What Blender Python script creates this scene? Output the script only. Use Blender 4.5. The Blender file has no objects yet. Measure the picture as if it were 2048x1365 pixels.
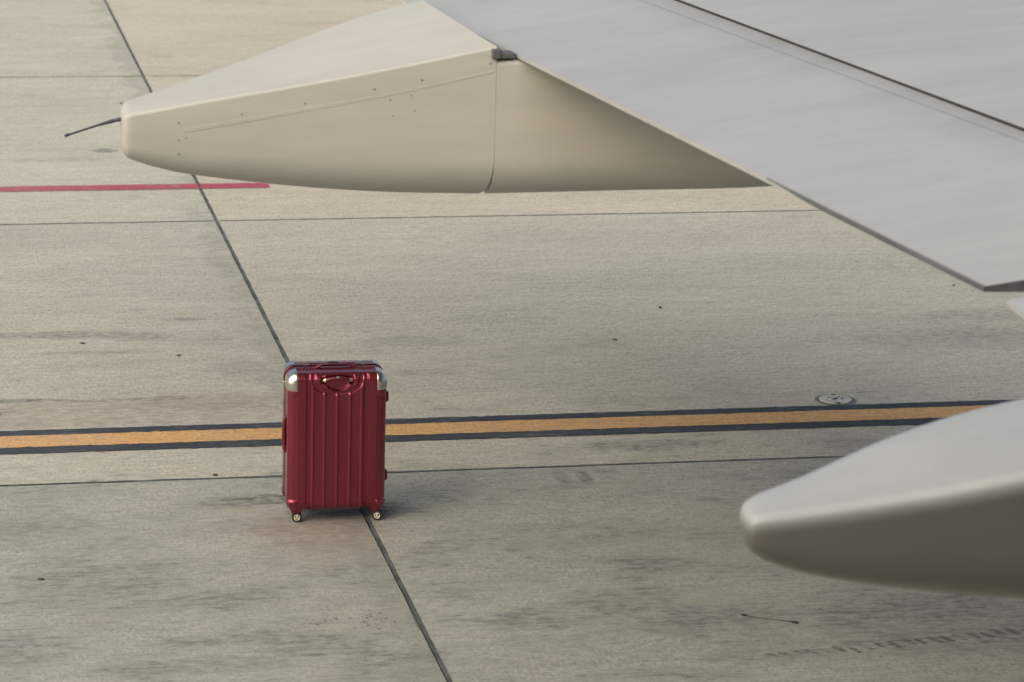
import bpy, bmesh, math, random
from mathutils import Vector, Matrix
R = math.radians
sc = bpy.context.scene
COL = sc.collection

# ------------------------------------------------------------------ camera, sky, sun, exposure
cam_d = bpy.data.cameras.new('camera'); cam = bpy.data.objects.new('camera', cam_d); COL.objects.link(cam)
sc.camera = cam
PITCH, ROLL = math.atan(1557 / 6000), math.atan(0.0273)
cam.matrix_world = Matrix.Translation((0, 0, 4.5)) @ Matrix.Rotation(R(90) - PITCH, 4, 'X') @ Matrix.Rotation(ROLL, 4, 'Z')
cam_d.sensor_width = 36; cam_d.lens = 6000 / 2048 * 36
cam_d.clip_start = .05; cam_d.clip_end = 5000
cam_d.dof.use_dof = True; cam_d.dof.focus_distance = 14.4; cam_d.dof.aperture_fstop = 5.0

SUN_EL, SUN_AZ = R(35), R(-138)      # hazy sun behind the camera, to its left; azimuth from +Y, clockwise
w = bpy.data.worlds.new('World'); sc.world = w; w.use_nodes = True
nt = w.node_tree; bg = nt.nodes['Background']
sky = nt.nodes.new('ShaderNodeTexSky'); sky.sky_type = 'NISHITA'; sky.sun_disc = False
sky.sun_elevation = SUN_EL; sky.sun_rotation = SUN_AZ; sky.dust_density = 4.0; sky.air_density = 1.2; sky.ozone_density = 1.0
nt.links.new(sky.outputs[0], bg.inputs[0]); bg.inputs[1].default_value = 0.062
sd = bpy.data.lights.new('sun', 'SUN'); so = bpy.data.objects.new('sun', sd); COL.objects.link(so)
sd.energy = 1.5; sd.angle = R(112); sd.color = (1.0, .925, .80)
sdir = Vector((math.sin(SUN_AZ) * math.cos(SUN_EL), math.cos(SUN_AZ) * math.cos(SUN_EL), math.sin(SUN_EL)))
so.rotation_euler = sdir.to_track_quat('Z', 'Y').to_euler(); so.location = (0, -10, 20)
sc.view_settings.view_transform = 'Standard'; sc.view_settings.look = 'None'
sc.view_settings.exposure = 1.18; sc.view_settings.gamma = 1.0; sc.view_settings.use_curve_mapping = False
sc.render.engine = 'CYCLES'

# ------------------------------------------------------------------ helpers
def link(name, me, mat=None, parent=None, kind=None, label=None, cat=None, group=None):
    o = bpy.data.objects.new(name, me); COL.objects.link(o)
    if mat is not None and me is not None and not me.materials: me.materials.append(mat)
    if parent is not None: o.parent = parent
    for k, v in (('kind', kind), ('label', label), ('category', cat), ('group', group)):
        if v: o[k] = v
    return o
def mesh(verts, faces, smooth=None, mats=None):
    me = bpy.data.meshes.new('m'); me.from_pydata([tuple(v) for v in verts], [], faces); me.validate(); me.update()
    bm = bmesh.new(); bm.from_mesh(me); bmesh.ops.recalc_face_normals(bm, faces=bm.faces); bm.to_mesh(me); bm.free()
    if smooth is not None:
        me.polygons.foreach_set('use_smooth', [True] * len(me.polygons)); me.set_sharp_from_angle(angle=R(smooth))
    return me
def bm_mesh(bm, smooth=None, recalc=True):
    if recalc: bmesh.ops.recalc_face_normals(bm, faces=bm.faces)
    me = bpy.data.meshes.new('m'); bm.to_mesh(me); bm.free()
    if smooth is not None:
        me.polygons.foreach_set('use_smooth', [True] * len(me.polygons)); me.set_sharp_from_angle(angle=R(smooth))
    return me
def box_bm(bm, x0, x1, y0, y1, z0, z1, bev=0, seg=2, rot=None):
    r = bmesh.ops.create_cube(bm, size=1); vs = r['verts']
    for v in vs: v.co = Vector(((x0 + x1) / 2 + v.co.x * (x1 - x0), (y0 + y1) / 2 + v.co.y * (y1 - y0), (z0 + z1) / 2 + v.co.z * (z1 - z0)))
    if bev:
        es = list({e for v in vs for e in v.link_edges})
        bmesh.ops.bevel(bm, geom=es, offset=bev, segments=seg, affect='EDGES', profile=.5)
def tube(bm, pts, rad, n=10, flat=1.0, upv=Vector((0, 0, 1))):
    pts = [Vector(p) for p in pts]; rings = []
    for i, p in enumerate(pts):
        t = (pts[min(i + 1, len(pts) - 1)] - pts[max(i - 1, 0)]).normalized()
        s = t.cross(upv)
        if s.length < 1e-4: s = t.cross(Vector((0, 1, 0)))
        s.normalize(); q = s.cross(t); r = rad[i] if isinstance(rad, (list, tuple)) else rad
        rings.append([bm.verts.new(p + s * r * math.cos(a) + q * r * flat * math.sin(a)) for a in [2 * math.pi * k / n for k in range(n)]])
    for a, b in zip(rings, rings[1:]):
        for k in range(n): bm.faces.new((a[k], a[(k + 1) % n], b[(k + 1) % n], b[k]))
    bm.faces.new(rings[0]); bm.faces.new(rings[-1][::-1])
def lathe(bm, prof, n=32, mtx=Matrix()):
    rings = []
    for r, h in prof:
        rings.append([bm.verts.new(mtx @ Vector((r * math.cos(a), r * math.sin(a), h))) for a in [2 * math.pi * k / n for k in range(n)]])
    for a, b in zip(rings, rings[1:]):
        for k in range(n): bm.faces.new((a[k], a[(k + 1) % n], b[(k + 1) % n], b[k]))
    return rings
def lerp(a, b, t): return a + (b - a) * t
def sstep(a, b, x):
    if a == b: return float(x >= a)
    t = max(0., min(1., (x - a) / (b - a))); return t * t * (3 - 2 * t)

# ------------------------------------------------------------------ node helpers
class NT:
    def __init__(s, name):
        s.m = bpy.data.materials.new(name); s.m.use_nodes = True; s.t = s.m.node_tree; s.p = s.t.nodes['Principled BSDF']; s.out = s.t.nodes['Material Output']
    def n(s, typ, **kw):
        nd = s.t.nodes.new(typ)
        for k, v in kw.items(): setattr(nd, k, v)
        return nd
    def l(s, a, b): s.t.links.new(a, b)
    def set(s, sock, v):
        if hasattr(v, 'is_output') or isinstance(v, bpy.types.NodeSocket): s.l(v, sock)
        else: sock.default_value = v
    def math(s, op, a, b=0., clamp=False):
        nd = s.n('ShaderNodeMath', operation=op, use_clamp=clamp); s.set(nd.inputs[0], a); s.set(nd.inputs[1], b); return nd.outputs[0]
    def vscale(s, v, sc3, off=(0, 0, 0)):
        nd = s.n('ShaderNodeMapping'); s.l(v, nd.inputs[0]); nd.inputs['Scale'].default_value = sc3; nd.inputs['Location'].default_value = off; return nd.outputs[0]
    def noise(s, v, scale=1., detail=4., rough=.55, dist=0.):
        nd = s.n('ShaderNodeTexNoise'); s.l(v, nd.inputs['Vector']); nd.inputs['Scale'].default_value = scale
        nd.inputs['Detail'].default_value = detail; nd.inputs['Roughness'].default_value = rough; nd.inputs['Distortion'].default_value = dist; return nd.outputs['Fac']
    def rmap(s, x, a, b, c=0., d=1., smooth=True):
        nd = s.n('ShaderNodeMapRange'); nd.interpolation_type = 'SMOOTHSTEP' if smooth else 'LINEAR'
        s.set(nd.inputs[0], x)
        for i, v in enumerate((a, b, c, d)): nd.inputs[1 + i].default_value = v
        return nd.outputs[0]
    def mix(s, f, a, b, mode='MIX'):
        nd = s.n('ShaderNodeMix'); nd.data_type = 'RGBA'; nd.blend_type = mode
        s.set(nd.inputs[0], f); s.set(nd.inputs[6], a); s.set(nd.inputs[7], b); return nd.outputs[2]
    def blob(s, v, c, sx, sy, inner=.35, outer=1.0, rot=0.):
        """soft ellipse mask on the apron plane"""
        d = s.n('ShaderNodeVectorMath', operation='SUBTRACT'); s.l(v, d.inputs[0]); d.inputs[1].default_value = (c[0], c[1], 0)
        o = d.outputs[0]
        if rot:
            r = s.n('ShaderNodeVectorRotate', rotation_type='Z_AXIS'); s.l(o, r.inputs['Vector']); r.inputs['Angle'].default_value = -rot; o = r.outputs[0]
        m = s.n('ShaderNodeVectorMath', operation='MULTIPLY'); s.l(o, m.inputs[0]); m.inputs[1].default_value = (1 / sx, 1 / sy, 0)
        L = s.n('ShaderNodeVectorMath', operation='LENGTH'); s.l(m.outputs[0], L.inputs[0])
        return L.outputs['Value']
def c4(*c): return (c[0], c[1], c[2], 1)
def simple(name, col, rough=.5, metal=0., bump=0., bscale=200., var=0., coat=0., vscale=8.):
    M = NT(name); p = M.p; p.inputs['Roughness'].default_value = rough; p.inputs['Metallic'].default_value = metal
    p.inputs['Coat Weight'].default_value = coat; p.inputs['Coat Roughness'].default_value = .12
    tc = M.n('ShaderNodeTexCoord').outputs['Object']
    f = M.noise(tc, vscale, 5)
    k = M.rmap(f, .3, .7, 1 - var, 1 + var * .5)
    M.l(M.mix(1., c4(*col), k, 'MULTIPLY'), p.inputs['Base Color'])
    if bump:
        b = M.n('ShaderNodeBump'); b.inputs['Strength'].default_value = bump; b.inputs['Distance'].default_value = .002
        M.l(M.noise(tc, bscale, 3), b.inputs['Height']); M.l(b.outputs[0], p.inputs['Normal'])
    return M.m

# ------------------------------------------------------------------ the apron frame: u along the cross joints, v away from the terminal side
ANG = R(12)
U0, V0, DU, DV = 2.217, 14.42, 6.0, 6.02
apron = bpy.data.objects.new('apron', None)
def UV(u, v, z=0.): return Vector((u * math.cos(ANG) - v * math.sin(ANG), u * math.sin(ANG) + v * math.cos(ANG), z))

def concrete(name, paint=None):
    """broomed concrete with streaks, chips and stains; with paint, a worn painted stripe on it"""
    M = NT(name); p = M.p
    tcn = M.n('ShaderNodeTexCoord'); tcn.object = apron; P = tcn.outputs['Object']
    info = M.n('ShaderNodeObjectInfo').outputs['Color']
    fine = M.noise(M.vscale(P, (10, 52, 1)), 1, 4, .75)
    grit = M.noise(M.vscale(P, (62, 22, 1)), 1, 4, .8)
    streak = M.noise(M.vscale(P, (1.3, 34, 1)), 1, 5, .62, .3)
    streak2 = M.noise(M.vscale(P, (1.3, 7, 1), (3, 7, 0)), 1, 7, .66, .3)
    cloud = M.noise(M.vscale(P, (.55, 1.1, 1), (11, 3, 0)), 1, 7, .6, .5)
    cloud2 = M.noise(M.vscale(P, (1.9, 2.6, 1), (5, 9, 0)), 1, 9, .70, .3)
    base = c4(.43, .41, .343) if paint is None else c4(*paint)
    c = M.mix(1., base, info, 'MULTIPLY') if paint is None else base
    # tone of the slab itself
    t = M.math('ADD', M.rmap(fine, .25, .75, -.27, .27, False), M.rmap(grit, .25, .75, -.40, .40, False))
    t = M.math('ADD', t, M.rmap(streak, .3, .7, -.10, .10, False))
    t = M.math('ADD', t, M.rmap(streak2, .3, .7, -.06, .06, False))
    t = M.math('ADD', t, M.rmap(cloud, .3, .7, -.07, .07, False))
    c = M.mix(1., c, M.math('ADD', t, 1.0), 'MULTIPLY')
    sep = M.n('ShaderNodeSeparateXYZ'); M.l(P, sep.inputs[0]); u, v = sep.outputs[0], sep.outputs[1]
    tex = M.math('ADD', M.math('ADD', cloud2, M.math('MULTIPLY', M.math('SUBTRACT', streak, .5), .45)), M.math('ADD', M.math('MULTIPLY', M.math('SUBTRACT', fine, .5), .35), M.math('MULTIPLY', M.math('SUBTRACT', grit, .5), .40)))
    # grey grime drawn out along the broom lines, more of it towards the near row
    near = M.rmap(v, 17.5, 12.5, -.075, .06)
    grime = M.rmap(M.math('ADD', tex, near), .515, .73, 0, 1)
    # stains, dark patches and painted shade: (centre u, v, half sizes, rotation, colour, strength, noise mix)
    line = M.noise(M.vscale(P, (12, 26, 1), (8, 1, 0)), 1, 5, .74)
    scratchy = M.math('ADD', M.math('MULTIPLY', line, .6), M.math('MULTIPLY', M.math('ADD', streak, M.math('MULTIPLY', grit, 1.0)), .2))
    scratchy = M.rmap(scratchy, .445, .585, .22, 1.4)
    edge = M.noise(M.vscale(P, (4.5, 7, 1)), 1, 8, .74, .2)
    def stain(c, cu, cv, su, sv, col, amt, rot=0., nz=.55):
        d = M.blob(P, (cu, cv), su, sv, rot=rot)
        d = M.math('ADD', d, M.math('MULTIPLY', M.math('SUBTRACT', edge, .5), nz * 3.4))
        return M.mix(M.math('MULTIPLY', M.math('MULTIPLY', M.rmap(d, 1.0, .5), amt), scratchy, True), c, c4(*col))
    if paint is None:
        c = M.mix(M.math('MULTIPLY', M.math('MULTIPLY', grime, .8), scratchy, True), c, c4(.17, .175, .168))
    br, gr = (.27, .225, .175), (.155, .155, .145)
    if paint is None:
        for s in ((.55, 15.66, 2.2, .36, br, .55), (1.75, 15.85, .65, .22, br, .5), (.55, 15.96, .5, .045, (.10, .10, .085), .8),
                  (1.3, 15.93, .5, .05, (.13, .12, .10), .5), (.35, 15.75, .35, .10, (.13, .13, .10), .6),
                  (1.95, 13.58, .42, .42, (.21, .175, .14), .72), (1.70, 14.03, .34, .13, (.10, .095, .09), .75),  # brown stain around the case, then a plain dark patch to its left
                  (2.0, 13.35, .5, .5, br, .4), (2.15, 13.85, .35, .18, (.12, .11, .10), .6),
                  (.95, 17.38, .55, .12, gr, .62), (1.42, 17.28, .25, .12, gr, .6), (1.72, 17.68, .22, .05, gr, .6), (1.1, 16.95, .35, .05, gr, .5),
                  (1.95, 16.5, .3, .25, gr, .35), (6.4, 16.75, 1.0, .35, gr, .35), (6.9, 17.3, .9, .25, gr, .35),  # last two: the wing's shade on the ground at right, painted in
                  (3.9, 14.75, .5, .12, gr, .6), (4.0, 15.6, .5, .15, gr, .25), (3.02, 17.0, .45, .16, gr, .3), (2.95, 16.3, .3, .1, gr, .35),
                  (3.42, 14.2, .05, .16, gr, .8, .0, .3), (3.30, 14.25, .05, .16, gr, .5, .0, .3),
                  (3.45, 12.85, .28, .16, gr, .6), (3.3, 12.35, .5, .22, gr, .55), (3.6, 12.1, .4, .15, gr, .5), (2.75, 12.2, .3, .2, gr, .4),
                  (.85, 12.95, .5, .32, gr, .5), (1.3, 12.6, .35, .16, gr, .55), (1.45, 12.1, .55, .10, gr, .6), (1.75, 11.95, .4, .12, gr, .55), (1.2, 11.8, .6, .12, gr, .45),
                  (.6, 13.75, .4, .3, gr, .35), (1.63, 23.03, .13, .11, gr, .85, .0, .25), (1.2, 22.7, .5, .12, gr, .3),
                  (4.6, 11.9, .8, .5, gr, .5), (5.2, 12.6, .8, .5, gr, .4), (3.55, 12.35, .22, .14, (.40, .385, .29), .6)):
            c = stain(c, *s)
        # damp dark band on the left of the long joint
        ed = M.math('ADD', M.rmap(u, U0 - .42, U0 - .02, 0, .34), M.rmap(u, U0 - .01, U0 + .02, 0, -.6))
        band = M.rmap(M.math('ADD', M.noise(M.vscale(P, (2.5, 2.2, 1), (2, 1, 0)), 1, 6, .6), ed), .70, .80)
        c = M.mix(M.math('MULTIPLY', band, .28), c, c4(.19, .19, .165))
        pink = M.rmap(M.noise(M.vscale(P, (.9, 1.1, 1), (21, 4, 0)), 1, 3), .56, .72)
        c = M.mix(M.math('MULTIPLY', pink, .22), c, c4(.40, .335, .27))
    # short dark scratches and pits, drawn out along u
    pit = M.noise(M.vscale(P, (16, 30, 1), (4, 8, 0)), 1, 2, .5)
    sc_ = M.math('MULTIPLY', M.rmap(pit, .735, .765), M.rmap(M.noise(P, 1.4, 2), .4, .6))
    c = M.mix(M.math('MULTIPLY', sc_, .65 if paint is None else .3), c, c4(.09, .09, .085))
    pit2 = M.noise(M.vscale(P, (5, 42, 1), (14, 2, 0)), 1, 3, .6)
    c = M.mix(M.math('MULTIPLY', M.rmap(pit2, .69, .76), .45 if paint is None else .2), c, c4(.14, .14, .13))
    if paint is not None:
        wear = M.math('ADD', M.math('MULTIPLY', M.rmap(cloud2, .42, .66), M.rmap(line, .46, .62)), M.math('MULTIPLY', M.rmap(grit, .60, .72), .6), True)
        c = M.mix(M.math('MULTIPLY', wear, .62), c, c4(.30, .27, .22) if paint[0] > .2 else c4(.15, .15, .14))
        rub = M.rmap(cloud, .45, .7)
        c = M.mix(M.math('MULTIPLY', rub, .25), c, c4(.30, .24, .2) if paint[0] > .2 else c4(.09, .1, .11))
    M.l(c, p.inputs['Base Color'])
    p.inputs['Roughness'].default_value = .82; p.inputs['Specular IOR Level'].default_value = .3
    b = M.n('ShaderNodeBump'); b.inputs['Strength'].default_value = .35; b.inputs['Distance'].default_value = .004
    M.l(M.math('ADD', M.math('ADD', fine, grit), streak), b.inputs['Height']); M.l(b.outputs[0], p.inputs['Normal'])
    return M.m

COL.objects.link(apron); apron['kind'] = 'structure'; apron.rotation_euler = (0, 0, ANG)
m_conc = concrete('broomed_concrete')
m_yel = concrete('yellow_paint', (.54, .315, .13)); m_blk = concrete('black_paint', (.035, .042, .052)); m_red = concrete('red_paint', (.36, .075, .105))
m_seal = simple('joint_sealant_mat', (.095, .10, .096), .8, var=.5, bump=.5, bscale=60)
m_ground = simple('ground_mat', (.33, .31, .26), .9, var=.15, vscale=.3)

# ------------------------------------------------------------------ ground and slabs
link('ground', mesh([(-1500, -1500, -.26), (1500, -1500, -.26), (1500, 1500, -.26), (-1500, 1500, -.26)], [(0, 1, 2, 3)]), m_ground, kind='structure')
rng = random.Random(4)
GAP = .0090
def slab_mesh(i, j):
    u0, u1 = U0 + i * DU + GAP, U0 + (i + 1) * DU - GAP
    v0, v1 = V0 + j * DV + GAP * .9, V0 + (j + 1) * DV - GAP * .9
    cu, cv = (u0 + u1) / 2, (v0 + v1) / 2
    N = 48 if (-2 <= i <= 1 and -1 <= j <= 2) else 4
    rim = []
    for k in range(N): rim.append((lerp(u0, u1, k / N), v0, 0, 1))
    for k in range(N): rim.append((u1, lerp(v0, v1, k / N), -1, 0))
    for k in range(N): rim.append((lerp(u1, u0, k / N), v1, 0, -1))
    for k in range(N): rim.append((u0, lerp(v1, v0, k / N), 1, 0))
    top, edge, bot = [], [], []
    for (a, b, nx, ny) in rim:
        chip = abs(rng.gauss(0, .0022)) + (rng.random() < .03) * rng.uniform(.003, .011)
        top.append((a - cu + nx * (.004 + chip), b - cv + ny * (.004 + chip), 0))
        edge.append((a - cu, b - cv, -.006)); bot.append((a - cu, b - cv, -.25))
    n = len(rim); vs = top + edge + bot
    fs = [tuple(range(n))] + [(k, (k + 1) % n, n + (k + 1) % n, n + k) for k in range(n)] + [(n + k, n + (k + 1) % n, 2 * n + (k + 1) % n, 2 * n + k) for k in range(n)]
    return mesh(vs, fs), cu, cv
tints = {(-1, 0): (.93, .925, .92), (0, 0): (.97, .955, .93), (-1, 1): (1.0, .995, .975), (0, 1): (1.05, 1.0, .945), (-1, 2): (1.0, 1.0, .985), (0, 2): (1.06, 1.01, .96),
         (-1, -1): (.74, .765, .79), (0, -1): (.78, .805, .83)}  # near row: greyer slabs, darkened further to paint in the foreground falloff of light
for i in range(-4, 4):
    for j in range(-3, 4):
        me, cu, cv = slab_mesh(i, j)
        o = link('concrete_slab', me, m_conc, apron); o.location = (cu, cv, 0)
        g = rng.uniform(.94, 1.05); o.color = c4(*tints.get((i, j), (g, g, g * .97)))
# sealant lying a little low in the joints: one strip per joint
def strip(name, a0, a1, b0, b1, z, mat, along_u=True, n=60, jit=0.):
    vs = []
    for k in range(n + 1):
        a = lerp(a0, a1, k / n)
        for b in (b0, b1):
            bb = b + rng.gauss(0, jit) if jit else b
            vs.append((a, bb, z) if along_u else (bb, a, z))
    return link(name, mesh(vs, [(2 * k, 2 * k + 2, 2 * k + 3, 2 * k + 1) for k in range(n)]), mat, apron)
for i in range(-3, 4):
    strip('joint_sealant', V0 - 3 * DV, V0 + 4 * DV, U0 + i * DU - .0098, U0 + i * DU + .0098, .0012, m_seal, False, 420, .0012)
for j in range(-2, 4):
    for i in range(-4, 4):
        strip('joint_sealant', U0 + i * DU + .016, U0 + (i + 1) * DU - .016, V0 + j * DV - .0115, V0 + j * DV + .0115, .0012, m_seal, True, 160, .0022)
# painted markings, one piece per slab
def stripe(name, v0, v1, mat, ua, ub, z=.004, round_end=False):
    cuts = [ua] + [U0 + k * DU for k in range(-4, 4) if ua < U0 + k * DU < ub] + [ub]
    for a, b in zip(cuts, cuts[1:]):
        a2 = a + GAP if a != ua else a; b2 = b - GAP if b != ub else b
        n = max(8, int((b2 - a2) / .035)); vs = []
        for k in range(n + 1):
            u = lerp(a2, b2, k / n); ins = 0
            if round_end and b == ub and b2 - u < .03: ins = .03 - math.sqrt(max(0, .03 ** 2 - (.03 - (b2 - u)) ** 2))
            vs += [(u, v0 + ins * .8 + rng.gauss(0, .0028), z), (u, v1 - ins * .8 + rng.gauss(0, .0028), z)]
        link(name, mesh(vs, [(2 * k, 2 * k + 2, 2 * k + 3, 2 * k + 1) for k in range(n)]), mat, apron)
stripe('yellow_stripe', 15.062, 15.272, m_yel, U0 - 3 * DU, U0 + 3 * DU)
stripe('black_border', 14.950, 15.058, m_blk, U0 - 3 * DU, U0 + 3 * DU)
stripe('black_border', 15.276, 15.374, m_blk, U0 - 3 * DU, U0 + 3 * DU)
stripe('red_stripe', 21.530, 21.710, m_red, U0 - 3 * DU, 2.728, round_end=True)
# tyre tread print: a row of faint curved bars
M = NT('rubber_print'); M.p.inputs['Base Color'].default_value = c4(.06, .06, .062); M.p.inputs['Roughness'].default_value = .9
tcn = M.n('ShaderNodeTexCoord'); tcn.object = apron
a_ = M.math('MULTIPLY', M.rmap(M.noise(M.vscale(tcn.outputs['Object'], (20, 60, 1)), 1, 5, .7), .36, .62), .5)
M.l(a_, M.p.inputs['Alpha']); m_print = M.m
vs, fs = [], []
pa, pb = (3.632, 11.597), (4.841, 11.752)
NB = 20
for k in range(NB):
    t = k / (NB - 1); cu, cv = lerp(pa[0], pb[0], t), lerp(pa[1], pb[1], t)
    fade = 1.0 if t > .25 else .55
    b0 = len(vs); jr = rng.uniform(.75, 1.2); cu += rng.gauss(0, .004); cv += rng.gauss(0, .006)
    for q in range(7):
        s = q / 6 * 2 - 1
        uu = cu + s * .027 * jr; vv = cv + .03 * (1 - s * s) * jr - s * .022
        th = .075 * (1 - .75 * s * s) * fade
        vs += [(uu, vv, .003), (uu + .006, vv - th, .003)]
    fs += [(b0 + 2 * q, b0 + 2 * q + 2, b0 + 2 * q + 3, b0 + 2 * q + 1) for q in range(6)]
link('tread_print', mesh(vs, fs), m_print, apron, kind='stuff')
# little chipped pits in the slab in front of the case
vs, fs = [], []
for k in range(34):
    if k < 20: cu, cv = rng.gauss(2.02, .05), rng.gauss(12.27, .06)
    else: cu, cv = rng.gauss(1.80, .035), rng.gauss(12.29, .035)
    r = rng.uniform(.002, .0055); b0 = len(vs)
    vs += [(cu + r * 1.5 * math.cos(a) * rng.uniform(.7, 1.2), cv + r * math.sin(a) * 1.4 * rng.uniform(.7, 1.2), .0025) for a in [q * math.pi / 4 for q in range(8)]]
    fs.append(tuple(range(b0, b0 + 8)))
link('chipped_pit', mesh(vs, fs), simple('pit_mat', (.19, .18, .16), .95), apron, kind='stuff')

# ------------------------------------------------------------------ airplane: local axes u (forward), v (outboard), z
air = link('airplane', None, label='white airplane wing with flap and two long pointed fairings reaching over the apron', cat='airplane')
air.rotation_euler = (0, 0, ANG)
def paint_white(name, col, rough, dirt, lower=None):
    M = NT(name); p = M.p; tc = M.n('ShaderNodeTexCoord'); tc.object = air; P = tc.outputs['Object']
    lo = M.noise(M.vscale(P, (.5, 1.6, 1.6)), 1.0, 5, .55, .3); st = M.noise(M.vscale(P, (1.2, 14, 14)), 1, 4, .6, .2); fi = M.noise(P, 90, 3, .7)
    k = M.math('ADD', M.rmap(lo, .3, .7, -dirt, dirt * .4, False), M.rmap(st, .3, .75, dirt * .35, -dirt * .5, False))
    k = M.math('ADD', k, M.rmap(fi, .2, .8, -.02, .02, False))
    c = M.mix(1., c4(*col), M.math('ADD', k, 1.), 'MULTIPLY')
    scr = M.math('MULTIPLY', M.rmap(M.noise(M.vscale(P, (7, 40, 40), (3, 1, 0)), 1, 2), .745, .77), M.rmap(M.noise(P, 1.3, 2), .5, .62))
    c = M.mix(M.math('MULTIPLY', scr, .4), c, c4(.2, .2, .2))
    if lower:       # shade painted into the side and underside as grey, up to the crease
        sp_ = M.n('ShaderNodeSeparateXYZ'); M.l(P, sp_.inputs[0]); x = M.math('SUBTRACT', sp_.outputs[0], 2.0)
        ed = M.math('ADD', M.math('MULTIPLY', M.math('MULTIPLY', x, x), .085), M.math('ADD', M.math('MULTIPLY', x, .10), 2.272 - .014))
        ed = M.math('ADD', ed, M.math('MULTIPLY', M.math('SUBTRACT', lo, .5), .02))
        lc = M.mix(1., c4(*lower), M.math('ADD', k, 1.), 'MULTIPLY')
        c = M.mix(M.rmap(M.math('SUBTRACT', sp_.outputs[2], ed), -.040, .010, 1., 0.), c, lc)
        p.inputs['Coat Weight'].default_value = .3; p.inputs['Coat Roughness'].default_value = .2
    M.l(c, p.inputs['Base Color']); p.inputs['Roughness'].default_value = rough; p.inputs['Specular IOR Level'].default_value = .4
    return M.m
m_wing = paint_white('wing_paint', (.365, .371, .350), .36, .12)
m_near = paint_white('shaded_side_fairing_paint', (.355, .365, .35), .30, .10, (.118, .112, .102))
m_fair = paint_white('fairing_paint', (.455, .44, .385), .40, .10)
m_dark = simple('dark_metal', (.05, .05, .055), .5, .3, var=.2)
m_seam = simple('seam_sealer', (.30, .31, .295), .5)
m_screw = simple('screw_head', (.30, .28, .24), .5, .2)
m_black = simple('black_rubber', (.02, .02, .022), .6, var=.2)

def te(v): return Vector((3.03 - .2822 * (v - 7.816), v, 2.548 + .079 * (v - 7.816)))
TANF = math.tan(R(8))
def gap_u(v): return 3.58 - .334 * (v - 8.994) if v > 8.3 else 3.58 + .334 * .694
def wing_z(u, v):
    t = te(v) if v > 7.7 else Vector((3.03, v, 2.548 + .079 * (v - 7.816)))
    return t.z + TANF * (u - t.x)
def flap(name, vs_, te_u, g_over=.16, te_z=None):
    rows = []
    T = [0, .02, .06, .15, .35, .6, .85, 1.0]
    for v in vs_:
        a = te_u(v); gu = gap_u(v) + g_over; zt = wing_z(a, v) if te_z is None else te_z(v)
        row = []
        for t in T:
            u = lerp(a, gu, t); z = zt + TANF * (u - a) - .002 * math.sin(math.pi * min(1, t)) ; row.append((u, v, z - (.05 * max(0, t - .86) / .14)))
        for t in reversed(T):
            u = lerp(a, gu, t); z = zt + TANF * (u - a); th = .015 + .085 * min(1, t / .8) ** .9
            row.append((u, v, z - th))
        rows.append(row)
    n = len(rows[0]); vs = [p for r in rows for p in r]; fs = []
    for i in range(len(rows) - 1):
        for k in range(n): fs.append((i * n + k, i * n + (k + 1) % n, (i + 1) * n + (k + 1) % n, (i + 1) * n + k))
    fs += [tuple(range(n)), tuple(range((len(rows) - 1) * n, len(rows) * n))[::-1]]
    return link(name, mesh(vs, fs, 25), m_wing, air)
fl = flap('outboard_flap', [7.826, 8.3, 9, 10, 11, 12, 13.5, 15, 17], lambda v: te(v).x)
flap('inboard_flap', [-.5, 1, 3, 5, 6.5, 7.3, 7.66], lambda v: 3.035, te_z=lambda v: 2.548 + .06 * (v - 7.66) + .0)
vs = []
for k in range(13):
    v = lerp(7.822, 8.95, k / 12); t_ = te(v); vs += [(t_.x - .0012, v, t_.z - lerp(.0165, .002, sstep(8.62, 8.95, v))), (t_.x - .0012, v, t_.z - .001), (t_.x + .004, v, t_.z + .0012)]
fs = [(3 * k + q, 3 * k + 3 + q, 3 * k + 4 + q, 3 * k + 1 + q) for k in range(12) for q in range(2)]
b0 = len(vs); t_ = te(7.826)
for k in range(13):
    du = .72 * k / 12; zt = t_.z + TANF * du; th = .016 + .085 * min(1, (k / 12) / .8 + .001) ** .9
    vs += [(t_.x + du, 7.8245, zt - th), (t_.x + du, 7.8245, zt - .0015)]
fs += [(b0 + 2 * k, b0 + 2 * k + 2, b0 + 2 * k + 3, b0 + 2 * k + 1) for k in range(12)]
link('edge_shade_strip', mesh(vs, fs), simple('edge_shade_mat', (.10, .10, .102), .5, var=.2), fl)  # dark strip painting in shade on the trailing edge and flap end
# faint wear strip where the spoiler trailing edge rests on the flap
vs = []
for k in range(25):
    v = lerp(8.0, 13, k / 24); u = gap_u(v) - .062 - .012 * (v - 9)
    for d in (0, .0028): vs.append((u + d, v, wing_z(u + d, v) + .0012))
link('wear_line', mesh(vs, [(2 * k, 2 * k + 2, 2 * k + 3, 2 * k + 1) for k in range(24)]), m_seam, fl)
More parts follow.
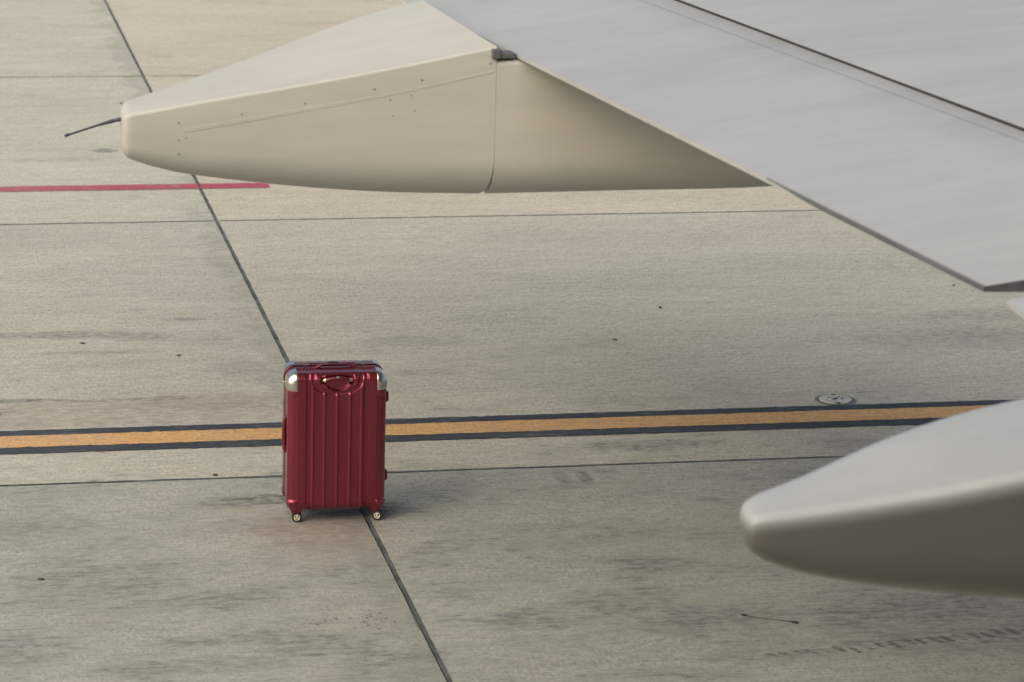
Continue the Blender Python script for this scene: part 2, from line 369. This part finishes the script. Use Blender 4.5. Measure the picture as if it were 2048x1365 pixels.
# main wing box with the spoiler panels' top surface
def wing_main():
    rows = []; S = [0, .01, .05, .15, .3, .5, .7, .85, .95, 1.]
    for v in [-1.6, 0, 2, 4, 6, 7.5, 8.3, 9, 10, 11, 12, 13.5, 15, 17]:
        g = gap_u(v) + .011; ch = lerp(6.2, 3.0, (v + 1.6) / 18.6); z0 = wing_z(g, v) + .010; row = []
        for s in S: row.append((g + ch * s, v, z0 + (.125 * ch * s - .155 * ch * s * s) + (0 if s < .9 else -(s - .9) * 1.0)))
        for s in reversed(S): row.append((g + ch * s, v, z0 - .018 - .34 * math.sin(math.pi * min(1, s + .02)) ** .8 * (1 - .3 * s) + (-.03 * ch * s)))
        rows.append(row)
    n = len(rows[0]); vs = [p for r in rows for p in r]; fs = []
    for i in range(len(rows) - 1):
        for k in range(n): fs.append((i * n + k, i * n + (k + 1) % n, (i + 1) * n + (k + 1) % n, (i + 1) * n + k))
    fs += [tuple(range(n)), tuple(range((len(rows) - 1) * n, len(rows) * n))[::-1]]
    return link('spoiler_panel', mesh(vs, fs, 25), m_wing, air)
wm = wing_main()
vs = []
for k in range(41):
    v = lerp(8.35, 16.9, k / 40); g = gap_u(v) + .0095; z = wing_z(g, v)
    vs += [(g, v, z - .02), (g, v, z + .0085)]
link('spoiler_gap_shade', mesh(vs, [(2 * k, 2 * k + 2, 2 * k + 3, 2 * k + 1) for k in range(40)]), m_black, wm)  # black strip painting in the darkness of the spoiler gap

def rpoly(corners, radii, K=8):
    """rounded polygon in (v, z): corners in order, K points per corner"""
    out = []; n = len(corners)
    for i, c in enumerate(corners):
        c = Vector(c); a = Vector(corners[i - 1]) - c; b = Vector(corners[(i + 1) % n]) - c
        la, lb = a.length, b.length; a.normalize(); b.normalize(); ang = a.angle(b)
        r = radii[i]; d = min(r / math.tan(ang / 2), la * .48, lb * .48); r = d * math.tan(ang / 2)
        ctr = c + (a + b).normalized() * (r / math.sin(ang / 2)); p0 = c + a * d - ctr; p1 = c + b * d - ctr
        a0 = math.atan2(p0.y, p0.x); da = (math.atan2(p1.y, p1.x) - a0 + math.pi) % (2 * math.pi) - math.pi
        for k in range(K): out.append(ctr + Vector((math.cos(a0 + da * k / (K - 1)), math.sin(a0 + da * k / (K - 1)))) * r)
    return out
def interp(st, u):
    """Catmull-Rom style smooth interpolation of station tuples by first entry"""
    n = len(st)
    for i in range(n - 1):
        if u <= st[i + 1][0] or i == n - 2:
            a, b = st[i], st[i + 1]; h = b[0] - a[0]; t = max(0, min(1, (u - a[0]) / h)); res = []
            for q in range(1, len(a)):
                ma = (b[q] - st[i - 1][q]) / (b[0] - st[i - 1][0]) if i > 0 else (b[q] - a[q]) / h
                mb = (st[i + 2][q] - a[q]) / (st[i + 2][0] - a[0]) if i < n - 2 else (b[q] - a[q]) / h
                res.append((2 * t ** 3 - 3 * t * t + 1) * a[q] + (t ** 3 - 2 * t * t + t) * h * ma + (-2 * t ** 3 + 3 * t * t) * b[q] + (t ** 3 - t * t) * h * mb)
            return res
def loft(name, st, us, parent, mat, skew=None, tip=.0, K=8, smooth=35, cap=True):
    rings = []
    def ring(u, shrink=0.):
        vn, zn, vf, zf, zb, rc, rb, rf = interp(st, u)
        s = shrink
        cs = [(vn + s, zn - s), (vn + s, zb + s), (lerp(vn, vf, .98) - s, zb + s + .01), (vf - s, zf - s)]
        return rpoly(cs, [max(.003, rc - s * .3), max(.003, rb - s * .3), max(.003, rb - s * .3), max(.003, rf - s * .3)], K)
    if tip:
        for k in range(6):
            a = math.pi / 2 * k / 6
            rings.append((us[0] + tip * (1 - math.sin(a)) - tip, ring(us[0], tip * (1 - math.sqrt(max(0, 1 - (1 - math.sin(a)) ** 2))) if True else 0)))
        rings = [(us[0] + tip * (1 - math.cos(math.pi / 2 * k / 6)), ring(us[0] + tip * (1 - math.cos(math.pi / 2 * k / 6)), tip * (1 - math.sin(math.pi / 2 * k / 6)))) for k in range(6)]
        us = [u for u in us if u > us[0] + tip * .99]
        us = us
    for u in us: rings.append((u, ring(u)))
    vs = []; n = len(rings[0][1])
    for u, rg in rings:
        for p in rg: vs.append((u + (skew(u, p.x) if skew else 0), p.x, p.y))
    fs = []
    for i in range(len(rings) - 1):
        for k in range(n): fs.append((i * n + k, i * n + (k + 1) % n, (i + 1) * n + (k + 1) % n, (i + 1) * n + k))
    if cap: fs += [tuple(range(n)), tuple(range((len(rings) - 1) * n, len(rings) * n))[::-1]]
    return link(name, mesh(vs, fs, smooth), mat, parent)
# stations: u, v near, z near crease, v far, z far crease, z bottom, radius crease, radius bottom, radius far crease
FAR = [(.823, 10.742, 2.531, 10.885, 2.560, 2.368, .018, .05, .03), (.95, 10.729, 2.553, 10.945, 2.590, 2.322, .016, .08, .03), (1.10, 10.713, 2.583, 11.005, 2.628, 2.290, .014, .10, .03),
       (1.46, 10.675, 2.647, 11.135, 2.725, 2.247, .012, .135, .03), (1.82, 10.637, 2.718, 11.245, 2.805, 2.224, .011, .155, .03), (2.17, 10.601, 2.795, 11.325, 2.87, 2.217, .010, .17, .03)]
def skew_far(u, v): return -.225 * (v - 10.6) * sstep(1.2, 2.168, u)
FFRONT = [(2.1688, 10.600, 2.742, 11.32, 2.80, 2.217, .02, .17, .03), (2.65, 10.552, 2.757, 11.32, 2.81, 2.232, .02, .165, .03), (3.24, 10.49, 2.775, 11.3, 2.83, 2.255, .02, .15, .03), (4.6, 10.45, 2.84, 11.25, 2.86, 2.36, .02, .12, .03)]
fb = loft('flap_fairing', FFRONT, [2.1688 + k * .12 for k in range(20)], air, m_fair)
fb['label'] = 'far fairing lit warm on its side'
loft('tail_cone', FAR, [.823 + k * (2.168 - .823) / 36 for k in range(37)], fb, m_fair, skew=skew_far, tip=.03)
# raised seam strip along the near side of the tail cone
def side_v(u): return interp(FAR, u)[0]
vs, fs = [], []
SP = [(1.045, 2.476, .013), (1.459, 2.553, .011), (1.82, 2.624, .008), (2.160, 2.704, .006)]
for k in range(41):
    u = lerp(1.045, 2.160, k / 40); z, hw = interp(SP, u); v = side_v(u); hw *= .55
    vs += [(u, v + .001, z - hw - .0012), (u, v - .0014, z - hw), (u, v - .0014, z + hw), (u, v + .001, z + hw + .0012)]
fs = [(4 * k + q, 4 * k + 4 + q, 4 * k + 5 + q, 4 * k + 1 + q) for k in range(40) for q in range(3)] + [(0, 1, 2, 3), (160, 163, 162, 161)]
link('seam_strip', mesh(vs, fs), m_fair, fb)
bm = bmesh.new(); lathe(bm, [(.0001, .002), (.0035, .002), (.0048, .0)], 10, Matrix.Rotation(R(90), 4, 'X')); scr = bm_mesh(bm)
for (u, z, s) in [(1.477, 2.581, 1), (1.727, 2.636, 1.1), (1.898, 2.671, 1.1), (2.145, 2.734, 1), (1.249, 2.538, .9), (1.023, 2.505, .9), (1.023, 2.441, .9), (1.023, 2.391, .9), (1.05, 2.45, .7), (1.784, 2.596, .8), (1.861, 2.614, .8), (1.796, 2.538, .8), (1.873, 2.557, .8)]:
    o = link('screw', scr, m_screw, fb); o.location = (u, side_v(u) - .0008, z); o.scale = (s * .85, s, s * .85)
bm = bmesh.new(); box_bm(bm, 2.148, 2.180, 10.585, 10.66, 2.752, 2.788, .004); box_bm(bm, 2.172, 2.235, 10.592, 10.66, 2.752, 2.772, .003)
link('hinge_bracket', bm_mesh(bm), simple('bracket_mat', (.13, .125, .12), .6, .3), fb)
bm = bmesh.new(); box_bm(bm, 1.955, 2.015, 11.33, 11.42, 2.822, 2.846, .004); link('hinge_tab', bm_mesh(bm), m_fair, fb)
bm = bmesh.new(); tube(bm, [(.829, 10.80, 2.508), (.808, 10.805, 2.502), (.806, 10.805, 2.5015), (.793, 10.81, 2.498), (.775, 10.812, 2.4925), (.74, 10.815, 2.482), (.65, 10.82, 2.452), (.638, 10.82, 2.448), (.634, 10.82, 2.447), (.620, 10.82, 2.4425)],
                       [.0072, .0072, .0062, .0074, .0066, .0042, .0038, .0040, .0058, .0052], 12)
link('static_discharger', bm_mesh(bm, 40), simple('discharger_mat', (.035, .035, .042), .5), fb)
# near fairing, inboard, out of focus
NEAR = [(2.020, 6.669, 2.270, 6.78, 2.288, 2.182, .030, .048, .05), (2.07, 6.662, 2.276, 6.83, 2.310, 2.142, .036, .075, .07), (2.206, 6.645, 2.295, 6.885, 2.356, 2.092, .038, .10, .085), (2.46, 6.615, 2.335, 6.965, 2.432, 2.042, .038, .14, .09),
        (2.72, 6.583, 2.388, 7.02, 2.480, 2.010, .038, .165, .10), (3.1, 6.55, 2.45, 7.06, 2.51, 1.995, .038, .17, .10), (4.2, 6.52, 2.47, 7.06, 2.51, 2.03, .038, .17, .10)]
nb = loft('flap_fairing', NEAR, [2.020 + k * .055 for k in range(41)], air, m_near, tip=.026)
nb['label'] = 'near fairing with painted-in shaded side, out of focus'
# the fuselage whose side the wing grows from; unseen, bulk and dark colour set to shade nearby parts (the photograph was taken beside it)
bm = bmesh.new(); N = 48; prof = [(-30, .3, 1.3), (-22, 1.4, .7), (-15, 2.45, .15), (-10, 2.82, 0), (0, 2.82, 0), (18, 2.82, 0), (22, 2.5, -.1), (25, 1.5, -.4), (26.2, .4, -.6)]
rings = []
for (u, r, dz) in prof: rings.append([bm.verts.new((u, -3.5 + r * math.cos(a), 4.5 + dz + r * 1.05 * math.sin(a))) for a in [2 * math.pi * k / N for k in range(N)]])
for a, b in zip(rings, rings[1:]):
    for k in range(N): bm.faces.new((a[k], a[(k + 1) % N], b[(k + 1) % N], b[k]))
bm.faces.new(rings[0]); bm.faces.new(rings[-1])
for (u0_, u1_) in ((-6.5, 12.),):
    q = [(0, .2), (.12, .8), (.3, 1.), (.75, 1.), (.9, .8), (1., .2)]; rb_ = []
    for (t, s) in q: rb_.append([bm.verts.new((lerp(u0_, u1_, t), -3.5 + (2.6 + .7 * s) * math.cos(a), 2.2 + (.4 + 1.0 * s) * math.sin(a))) for a in [2 * math.pi * k / N for k in range(N)]])
    for a, b in zip(rb_, rb_[1:]):
        for k in range(N): bm.faces.new((a[k], a[(k + 1) % N], b[(k + 1) % N], b[k]))
    bm.faces.new(rb_[0]); bm.faces.new(rb_[-1])
link('fuselage', bm_mesh(bm, 30), simple('fuselage_paint', (.045, .055, .085), .3, var=.05), air)

# ------------------------------------------------------------------ suitcase
case = link('suitcase', None, label='dark red hard shell suitcase standing upright on the apron in front of the yellow line', cat='suitcase')
W2, ZB, ZT, DEP, RC, RE = .2385, .062, .745, .140, .052, .040
case.rotation_euler = (0, 0, R(10.2))
_c = Vector((-.831, 13.803, 0)); _y = Vector((-math.sin(R(10.2)), math.cos(R(10.2)), 0)); case.location = _c + _y * .095
M = NT('red_shell'); p = M.p
tc = M.n('ShaderNodeTexCoord').outputs['Object']
f = M.noise(tc, 420, 2, .6); f2 = M.noise(M.vscale(tc, (14, 14, 3)), 1, 5, .6); sp = M.noise(M.vscale(tc, (900, 900, 900)), 1, 1)
c = M.mix(M.rmap(f, .3, .7), c4(.195, .017, .034), c4(.305, .030, .058))
c = M.mix(M.math('MULTIPLY', M.rmap(f2, .5, .75), .35), c, c4(.15, .022, .03))
scr_ = M.math('MULTIPLY', M.rmap(M.noise(M.vscale(tc, (30, 30, 260)), 1, 2), .74, .77), .5)
c = M.mix(scr_, c, c4(.4, .2, .2))
M.l(c, p.inputs['Base Color']); p.inputs['Metallic'].default_value = .80; M.l(M.rmap(f2, .3, .7, .24, .36), p.inputs['Roughness'])
p.inputs['Coat Weight'].default_value = .8; p.inputs['Coat Roughness'].default_value = .14
b = M.n('ShaderNodeBump'); b.inputs['Strength'].default_value = .12; b.inputs['Distance'].default_value = .001; M.l(f, b.inputs['Height']); M.l(b.outputs[0], p.inputs['Normal'])
m_redc = M.m
m_redd = simple('dark_red_plastic', (.13, .012, .022), .35, .2, var=.2, coat=.3)
m_chrome = simple('polished_chrome', (.60, .585, .53), .27, 1., var=.05)
m_gold = simple('pale_gold_metal', (.75, .66, .46), .25, 1.)
m_zip = simple('dark_zip', (.045, .015, .022), .5, .0, var=.3)
m_tyre = simple('wheel_rubber', (.018, .018, .02), .55, var=.2)
m_hub = simple('wheel_hub', (.72, .68, .56), .35, .3)

CZ, HZ = (ZB + ZT) / 2, (ZT - ZB) / 2
def sdf(x, z):
    qx, qz = abs(x) - (W2 - RC), abs(z - CZ) - (HZ - RC)
    return RC - math.hypot(max(qx, 0), max(qz, 0)) - min(max(qx, qz), 0)     # distance inside the outline
def grad(x, z):
    qx, qz = abs(x) - (W2 - RC), abs(z - CZ) - (HZ - RC)
    if qx > 0 and qz > 0: g = Vector((qx, qz)).normalized()
    elif qx > qz: g = Vector((1, 0))
    else: g = Vector((0, 1))
    return math.copysign(g.x, x), math.copysign(g.y, z - CZ)
def trap(x, c, w, s): return sstep(c - w / 2 - s, c - w / 2, x) * (1 - sstep(c + w / 2, c + w / 2 + s, x))
def relief(x, z, plate=True):
    h = 0.
    ax = abs(x)
    for cpos, w, s, a in ((0, .004, .0065, .0062), (.061, .004, .0065, .0062), (.1165, .004, .005, .0050)):
        h += a * trap(ax if cpos else x, cpos, w, s)
    h -= .0075 * trap(ax, .1385, .015, .0035)
    if plate:
        e = math.hypot(x / .128, (z - ZT + .006) / .098) ; e = (abs(x / .126) ** 2.6 + abs((z - ZT + .012) / .090) ** 2.6) ** (1 / 2.6)
        ins = 1 - sstep(.97, 1.02, e)
        e2 = (abs(x / .106) ** 2.4 + abs((z - ZT + .012) / .074) ** 2.4) ** (1 / 2.4)
        h = lerp(h, -.003, ins); h += .0075 * (1 - sstep(.96, 1.02, e2))
        # handle recess: wide slot with a rounded belly
        slot = trap(x, 0, .150, .006) * sstep(ZT - .052, ZT - .047, z)
        belly = 1 - sstep(.95, 1.05, math.hypot(x / .055, (z - (ZT - .045)) / .034))
        h -= .017 * max(slot * (1 - sstep(ZT - .018, ZT - .012, z)), belly * (z < ZT - .02))
    # columns beside the corner guards step back below the guards
    col = sstep(.190, .194, ax) * (1 - sstep(ZT - .113, ZT - .107, z)) * sstep(ZB + .050, ZB + .056, z)
    h -= .0042 * col
    h *= sstep(0, .012, sdf(x, z)) * .8 + .2
    return h
def shell_pt(x, z, off=0., plate=True, rel=True):
    d = max(0, sdf(x, z)); gx, gz = grad(x, z)
    if d < RE: cph = (RE - d) / RE; y = -(DEP - RE) - RE * math.sqrt(max(0, 1 - cph * cph)); sph = math.sqrt(max(0, 1 - cph * cph))
    else: cph, sph, y = 0., 1., -DEP
    hh = off + (relief(x, z, plate) if rel else 0)
    return Vector((x + gx * cph * hh, y - sph * hh, z + gz * cph * hh))
def hw(z):
    q = abs(z - CZ) - (HZ - RC)
    return W2 - RC + math.sqrt(max(0, RC * RC - max(0, q) ** 2))
def edge_spaced(n_e, n_m, L, e):
    """0..L positions, dense within e of both ends"""
    out = [e * (1 - math.cos(math.pi / 2 * k / n_e)) for k in range(n_e)]
    mid = [lerp(e, L - e, k / n_m) for k in range(n_m + 1)]
    return out + mid + [L - a for a in reversed(out)]
def shell(name, mirror=False, plate=True, seam=.022):
    zs = [ZB + a for a in edge_spaced(14, 150, 2 * HZ, .05)]; xs0 = edge_spaced(12, 190, 1.0, .1)
    vs, fs = [], []; nx = len(xs0); nz = len(zs)
    for z in zs:
        h = hw(z)
        for a in xs0: vs.append(shell_pt(-h + 2 * h * a, z, plate=plate))
    for j in range(nz - 1):
        for i in range(nx - 1): fs.append((j * nx + i, j * nx + i + 1, (j + 1) * nx + i + 1, (j + 1) * nx + i))
    loop = [i for i in range(nx)] + [j * nx + nx - 1 for j in range(1, nz)] + [(nz - 1) * nx + i for i in range(nx - 2, -1, -1)] + [j * nx for j in range(nz - 2, 0, -1)]
    prev = loop
    for (y, o) in ((-seam - .012, 0), (-seam - .009, .0022), (-seam - .002, .0022), (-seam, .0)):
        cur = []
        for k in loop:
            p = vs[k]; gx, gz = grad(p.x, p.z); cur.append(len(vs)); vs.append(Vector((p.x + gx * o, y, p.z + gz * o)))
        n = len(loop)
        for q in range(n): fs.append((prev[q], prev[(q + 1) % n], cur[(q + 1) % n], cur[q]))
        prev = cur
    if mirror: vs = [Vector((v.x, -v.y, v.z)) for v in vs]
    return link(name, mesh(vs, fs, 50), m_redc, case)
shell('front_shell'); shell('back_shell', True, False)
def ring_outline(inset, n=14):
    pts = []
    for (sx, sz, a0) in ((1, 1, 0), (-1, 1, 90), (-1, -1, 180), (1, -1, 270)):
        for k in range(n + 1):
            a = R(a0 + 90 * k / n); r = RC - inset
            pts.append((sx * (W2 - RC) + r * math.cos(a), CZ + sz * (HZ - RC) + r * math.sin(a)))
    return pts
def band(name, prof, mat):
    vs, fs = [], []; n = len(ring_outline(0))
    for (y, ins) in prof:
        for (x, z) in ring_outline(ins): vs.append((x, y, z))
    for i in range(len(prof) - 1):
        for k in range(n): fs.append((i * n + k, i * n + (k + 1) % n, (i + 1) * n + (k + 1) % n, (i + 1) * n + k))
    return link(name, mesh(vs, fs, 50), mat, case)
band('zip_band', [(-.026, .006), (.026, .006)], m_zip)
band('frame_rim', [(-.006, .008), (-.005, .001), (.004, .0005), (.006, .008)], m_redd)
# chrome guards on the four top corners, red ones at the bottom
def guard(name, sx, top, mirror, mat, x0, zh, off):
    vs, fs = [], []
    zz = [ZT - zh + zh * math.sin(math.pi / 2 * k / 22) for k in range(23)] if top else [ZB + zh - zh * math.sin(math.pi / 2 * k / 22) for k in range(23)]
    n = 23
    for z in zz:
        h = hw(z)
        for k in range(n):
            x = lerp(x0, max(h, x0), math.sin(math.pi / 2 * k / (n - 1)))
            edge = min(1, k / 1.0, 1) * min(1, (zz.index(z)) / 1.0)
            vs.append(shell_pt(sx * x, z, off if edge else .0, rel=False))
    for j in range(n - 1):
        for i in range(n - 1): fs.append((j * n + i, j * n + i + 1, (j + 1) * n + i + 1, (j + 1) * n + i))
    loop = [j * n + n - 1 for j in range(n)] + [(n - 1) * n + i for i in range(n - 2, -1, -1)]
    cur = []
    for k in loop: p = vs[k]; cur.append(len(vs)); vs.append(Vector((p.x, -.038, p.z)))
    for q in range(len(loop) - 1): fs.append((loop[q], loop[q + 1], cur[q + 1], cur[q]))
    if mirror: vs = [Vector((v.x, -v.y, v.z)) for v in vs]
    link(name, mesh(vs, fs, 50), mat, case)
for sx in (-1, 1):
    for mir in (False, True):
        guard('corner_guard', sx, True, mir, m_chrome, .1905, .084, .0028)
        guard('corner_guard', sx, False, mir, m_redc, .1905, .050, .0050)
# front grab handle in its recess, with pale metal ends
HY, HZc = -DEP + .002, ZT - .031
bm = bmesh.new(); pts = [(lerp(-.056, .056, k / 16), HY - .006 * (1 - (k / 8 - 1) ** 2), HZc + .010 * (1 - (k / 8 - 1) ** 2)) for k in range(17)]
tube(bm, pts, [.011 if 0 < k < 16 else .009 for k in range(17)], 12, .85)
gh = link('grab_handle', bm_mesh(bm, 60), m_redd, case)
for s in (-1, 1):
    bm = bmesh.new(); tube(bm, [(s * .054, HY - .001, HZc + .001), (s * .062, HY + .001, HZc - .001), (s * .073, HY + .008, HZc - .006)], [.0150, .0125, .006], 12, .9)
    link('handle_end', bm_mesh(bm, 60), m_gold, gh)
bm = bmesh.new(); box_bm(bm, -.007, .007, HY - .020, HY - .012, HZc + .013, HZc + .021, .002); link('handle_badge', bm_mesh(bm), m_gold, gh)
# carry handle on the top of the case
bm = bmesh.new(); pts = []
for k in range(25):
    t = k / 12 - 1; pts.append((t * .100, -.030, ZT + .002 + .016 * sstep(1.0, .55, abs(t))))
tube(bm, pts, [.007 + .004 * sstep(.55, .8, abs(k / 12 - 1)) for k in range(25)], 12, .6, Vector((0, 0, 1)))
link('carry_handle', bm_mesh(bm, 60), m_redd, case)
bm = bmesh.new(); box_bm(bm, -.026, .026, .060, .078, ZT - .002, ZT + .0035, .0015)
link('pull_handle_cap', bm_mesh(bm), m_black, case)
for x in (-.085, .075):
    bm = bmesh.new(); box_bm(bm, x - .03, x + .03, .055, .075, ZT - .002, ZT + .0018, .001); link('pull_handle_guide', bm_mesh(bm), m_redd, case)
# side feet on the right, side handle and zip pull on the left
for z in (ZT - .135, ZB + .165 - .01):
    bm = bmesh.new(); box_bm(bm, W2 - .006, W2 + .016, -.085, -.045, z - .027, z + .027, .011, 4); link('side_foot', bm_mesh(bm, 40), m_redd, case)
bm = bmesh.new(); tube(bm, [(-W2 + .002, -.06, .52), (-W2 - .006, -.06, .505), (-W2 - .009, -.06, .46), (-W2 - .009, -.06, .40), (-W2 - .006, -.06, .355), (-W2 + .002, -.06, .34)], [.010] * 6, 10, 1, Vector((0, 1, 0)))
link('side_handle', bm_mesh(bm, 60), m_redd, case)
bm = bmesh.new(); box_bm(bm, -W2 - .0065, -W2 - .0025, -.022, -.010, ZT - .150, ZT - .072, .0018); box_bm(bm, -W2 - .010, -W2 + .004, -.026, -.006, ZT - .080, ZT - .062, .003)
link('zip_pull', bm_mesh(bm), m_gold, case)
# wheel housings and twin spinner wheels
def ring_hub(bm, mtx):
    lathe(bm, [(.0105, -.001), (.0150, -.001), (.0150, .0016), (.0135, .0022), (.0115, .0022), (.0105, .0012), (.0105, -.001)], 24, mtx)
    lathe(bm, [(.0001, .003), (.0042, .003), (.0052, .0015), (.0052, -.001)], 16, mtx)
    for k in range(3):
        a = R(90 + 120 * k); rot = mtx @ Matrix.Rotation(a, 4, 'Z')
        vs = [bm.verts.new(rot @ Vector(q)) for q in ((.004, -.0022, .0016), (.0112, -.0032, .0012), (.0112, .0032, .0012), (.004, .0022, .0016))]
        bm.faces.new(vs)
RW = .0245
for (sx, y, swing) in ((-1, -.095, R(-4)), (1, -.095, R(-16)), (-1, .095, R(30)), (1, .095, R(-40))):
    x = sx * .196
    bm = bmesh.new()
    # tapered red housing from the shell corner down to the caster
    o_ = []
    for (z, xi, xo, yi, yo) in ((.105, .150, .230, .045, .125), (.074, .156, .224, .048, .125), (.058, .164, .214, .055, .122), (.046, .168, .205, .062, .116)):
        o_.append([bm.verts.new((sx * a, math.copysign(b, y), z)) for (a, b) in ((xi, yi), (xo, yi), (xo, yo), (xi, yo))])
    for a, b in zip(o_, o_[1:]):
        for k in range(4): bm.faces.new((a[k], a[(k + 1) % 4], b[(k + 1) % 4], b[k]))
    bm.faces.new(o_[0]); bm.faces.new(o_[-1])
    bmesh.ops.recalc_face_normals(bm, faces=bm.faces)
    bmesh.ops.bevel(bm, geom=[e for e in bm.edges], offset=.004, segments=2, affect='EDGES')
    link('wheel_housing', bm_mesh(bm, 40), m_redc, case)
    rot = Matrix.Rotation(swing, 4, 'Z'); trail = Vector((.011, 0, 0)); trail = rot @ trail
    ctr = Vector((sx * .196, y, RW)) + trail
    bm = bmesh.new(); lathe(bm, [(.0001, .056), (.014, .056), (.016, .050), (.014, .044), (.0001, .044)], 18, Matrix.Translation((sx * .196, y, -.003)))
    tmp = bmesh.new(); box_bm(tmp, -.020, .010, -.006, .006, -.004, .021, .004)
    for v in tmp.verts: v.co = rot @ v.co + ctr
    me_ = bpy.data.meshes.new('t'); tmp.to_mesh(me_); tmp.free(); bm.from_mesh(me_); bpy.data.meshes.remove(me_)
    lathe(bm, [(.0275, -.006), (.0285, -.005), (.0285, .005), (.0275, .006), (.0001, .006)], 24, Matrix.Translation(ctr + Vector((0, 0, .001))) @ rot @ Matrix.Rotation(R(90), 4, 'X') @ Matrix.Scale(.8, 4))
    cs = link('caster', bm_mesh(bm, 40), m_black, case)
    for s in (-1, 1):
        mt = Matrix.Translation(ctr) @ rot @ Matrix.Translation((0, s * .0135, 0)) @ Matrix.Rotation(R(90 if s < 0 else -90), 4, 'X')
        bm = bmesh.new(); lathe(bm, [(.0001, -.006), (.020, -.006), (.0235, -.005), (RW, -.002), (RW, .002), (.0235, .005), (.020, .006), (.0160, .006), (.0155, .004), (.0001, .004)], 32, mt)
        link('tyre', bm_mesh(bm, 40), m_tyre, cs)
        bm = bmesh.new(); ring_hub(bm, mt @ Matrix.Translation((0, 0, .0052))); link('hub', bm_mesh(bm, 40), m_hub, cs)

# ------------------------------------------------------------------ flush round fitting beside the yellow line
fit = link('ground_anchor', None, label='round pale flush ground fitting with metal bar beside the yellow line', cat='ground fitting')
fit.rotation_euler = (0, 0, ANG); fit.location = UV(5.155, 15.484, 0)
bm = bmesh.new(); r_ = lathe(bm, [(.097, .0025), (.118, .0025)], 40); link('sealant_ring', bm_mesh(bm), simple('fitting_sealant', (.19, .19, .18), .9, var=.4, vscale=40), fit)
bm = bmesh.new(); r_ = lathe(bm, [(.090, .0015), (.0975, .0035)], 40); link('rim_gap', bm_mesh(bm), simple('rim_gap_mat', (.05, .05, .05), .9), fit)
bm = bmesh.new(); rr = lathe(bm, [(.0925, .0028), (.0925, .0065), (.089, .009), (.045, .009), (.040, .0085)], 40); bm.faces.new(rr[-1]); link('cover_disc', bm_mesh(bm, 30), simple('cover_mat', (.46, .45, .40), .8, var=.2, bump=.3, vscale=30), fit)
bm = bmesh.new(); box_bm(bm, -.018, .018, -.012, .012, .0085, .013, .002); link('cover_bar', bm_mesh(bm), m_dark, fit)
for s in (-1, 1):
    bm = bmesh.new(); lathe(bm, [(.009, .009), (.011, .015), (.018, .016), (.021, .009)], 20, Matrix.Translation((s * .026, s * .004, 0)) @ Matrix.Scale(1.2, 4, (0, 1, 0))); link('bolt_loop', bm_mesh(bm, 40), simple('steel', (.28, .27, .25), .5, .5), fit)
    bm = bmesh.new(); box_bm(bm, -.012, .012, s * .084 - .010, s * .084 + .010, .0085, .0105, .001); o = link('lift_notch', bm_mesh(bm), m_dark, fit); o.location = (s * .012, 0, 0)

# ------------------------------------------------------------------ litter
a, b = UV(3.654, 12.102), UV(3.868, 11.971)
tw = link('twig', None, label='thin dark twig with clumped ends lying on concrete below the near fairing', cat='twig'); tw.location = (a + b) / 2
d_ = (b - a); bm = bmesh.new(); L = d_.length; dn = d_.normalized(); sd_ = dn.cross(Vector((0, 0, 1)))
tube(bm, [dn * (L * (t - .5)) + sd_ * .004 * math.sin(t * 5) + Vector((0, 0, .004)) for t in [k / 12 for k in range(13)]], [.0035, .002] + [.0016] * 8 + [.002, .003, .002], 6)
link('stem', bm_mesh(bm), m_dark, tw)
for (t, s) in ((.44, 1.0), (-.48, .8)):
    bm = bmesh.new(); bmesh.ops.create_icosphere(bm, subdivisions=1, radius=.012 * s)
    for v in bm.verts: v.co = dn * v.co.x * 1.8 + sd_ * v.co.y * .9 + Vector((0, 0, v.co.z * .45 + .005)) + dn * L * t
    for v in bm.verts: v.co += Vector((rng.uniform(-1, 1), rng.uniform(-1, 1), 0)) * .002
    link('leaf_clump', bm_mesh(bm), m_dark, tw)
m_chip = simple('debris_mat', (.045, .043, .04), .8, var=.3)
chips = [(4.698, 17.668, .015, 1.0, 'square dark chip on the clean slab right of the suitcase, below the wing edge'), (4.227, 16.917, .022, .45, 'dark pointed scrap on the slab between the suitcase and the round fitting'),
         (1.562, 14.463, .018, .6, 'dark pebble lying on the cross joint just left of the suitcase'), (1.604, 16.825, .020, .35, 'flat dark flake behind the suitcase, left of the long joint'),
         (1.073, 17.155, .024, .35, 'flat dark flake by the grey stain at the left'), (.616, 12.977, .024, .35, 'dark flake on the near slab at lower left'),
         (1.911, 25.086, .020, .6, 'dark crumb on the far slab above the fairing tip'), (6.782, 18.077, .012, .8, 'tiny dark crumb under the flap corner at right')]
for (u, v, s, f_, lab) in chips:
    bm = bmesh.new(); bmesh.ops.create_icosphere(bm, subdivisions=1, radius=s * .8)
    for q in bm.verts: q.co = Vector((q.co.x * rng.uniform(.8, 1.2), q.co.y * rng.uniform(.8, 1.2) * max(.5, f_) * 1.2, q.co.z * f_ * .6 + s * f_ * .55))
    o = link('debris_chip', bm_mesh(bm), m_chip, label=lab, cat='debris', group='scraps of debris on the apron'); o.location = UV(u, v)
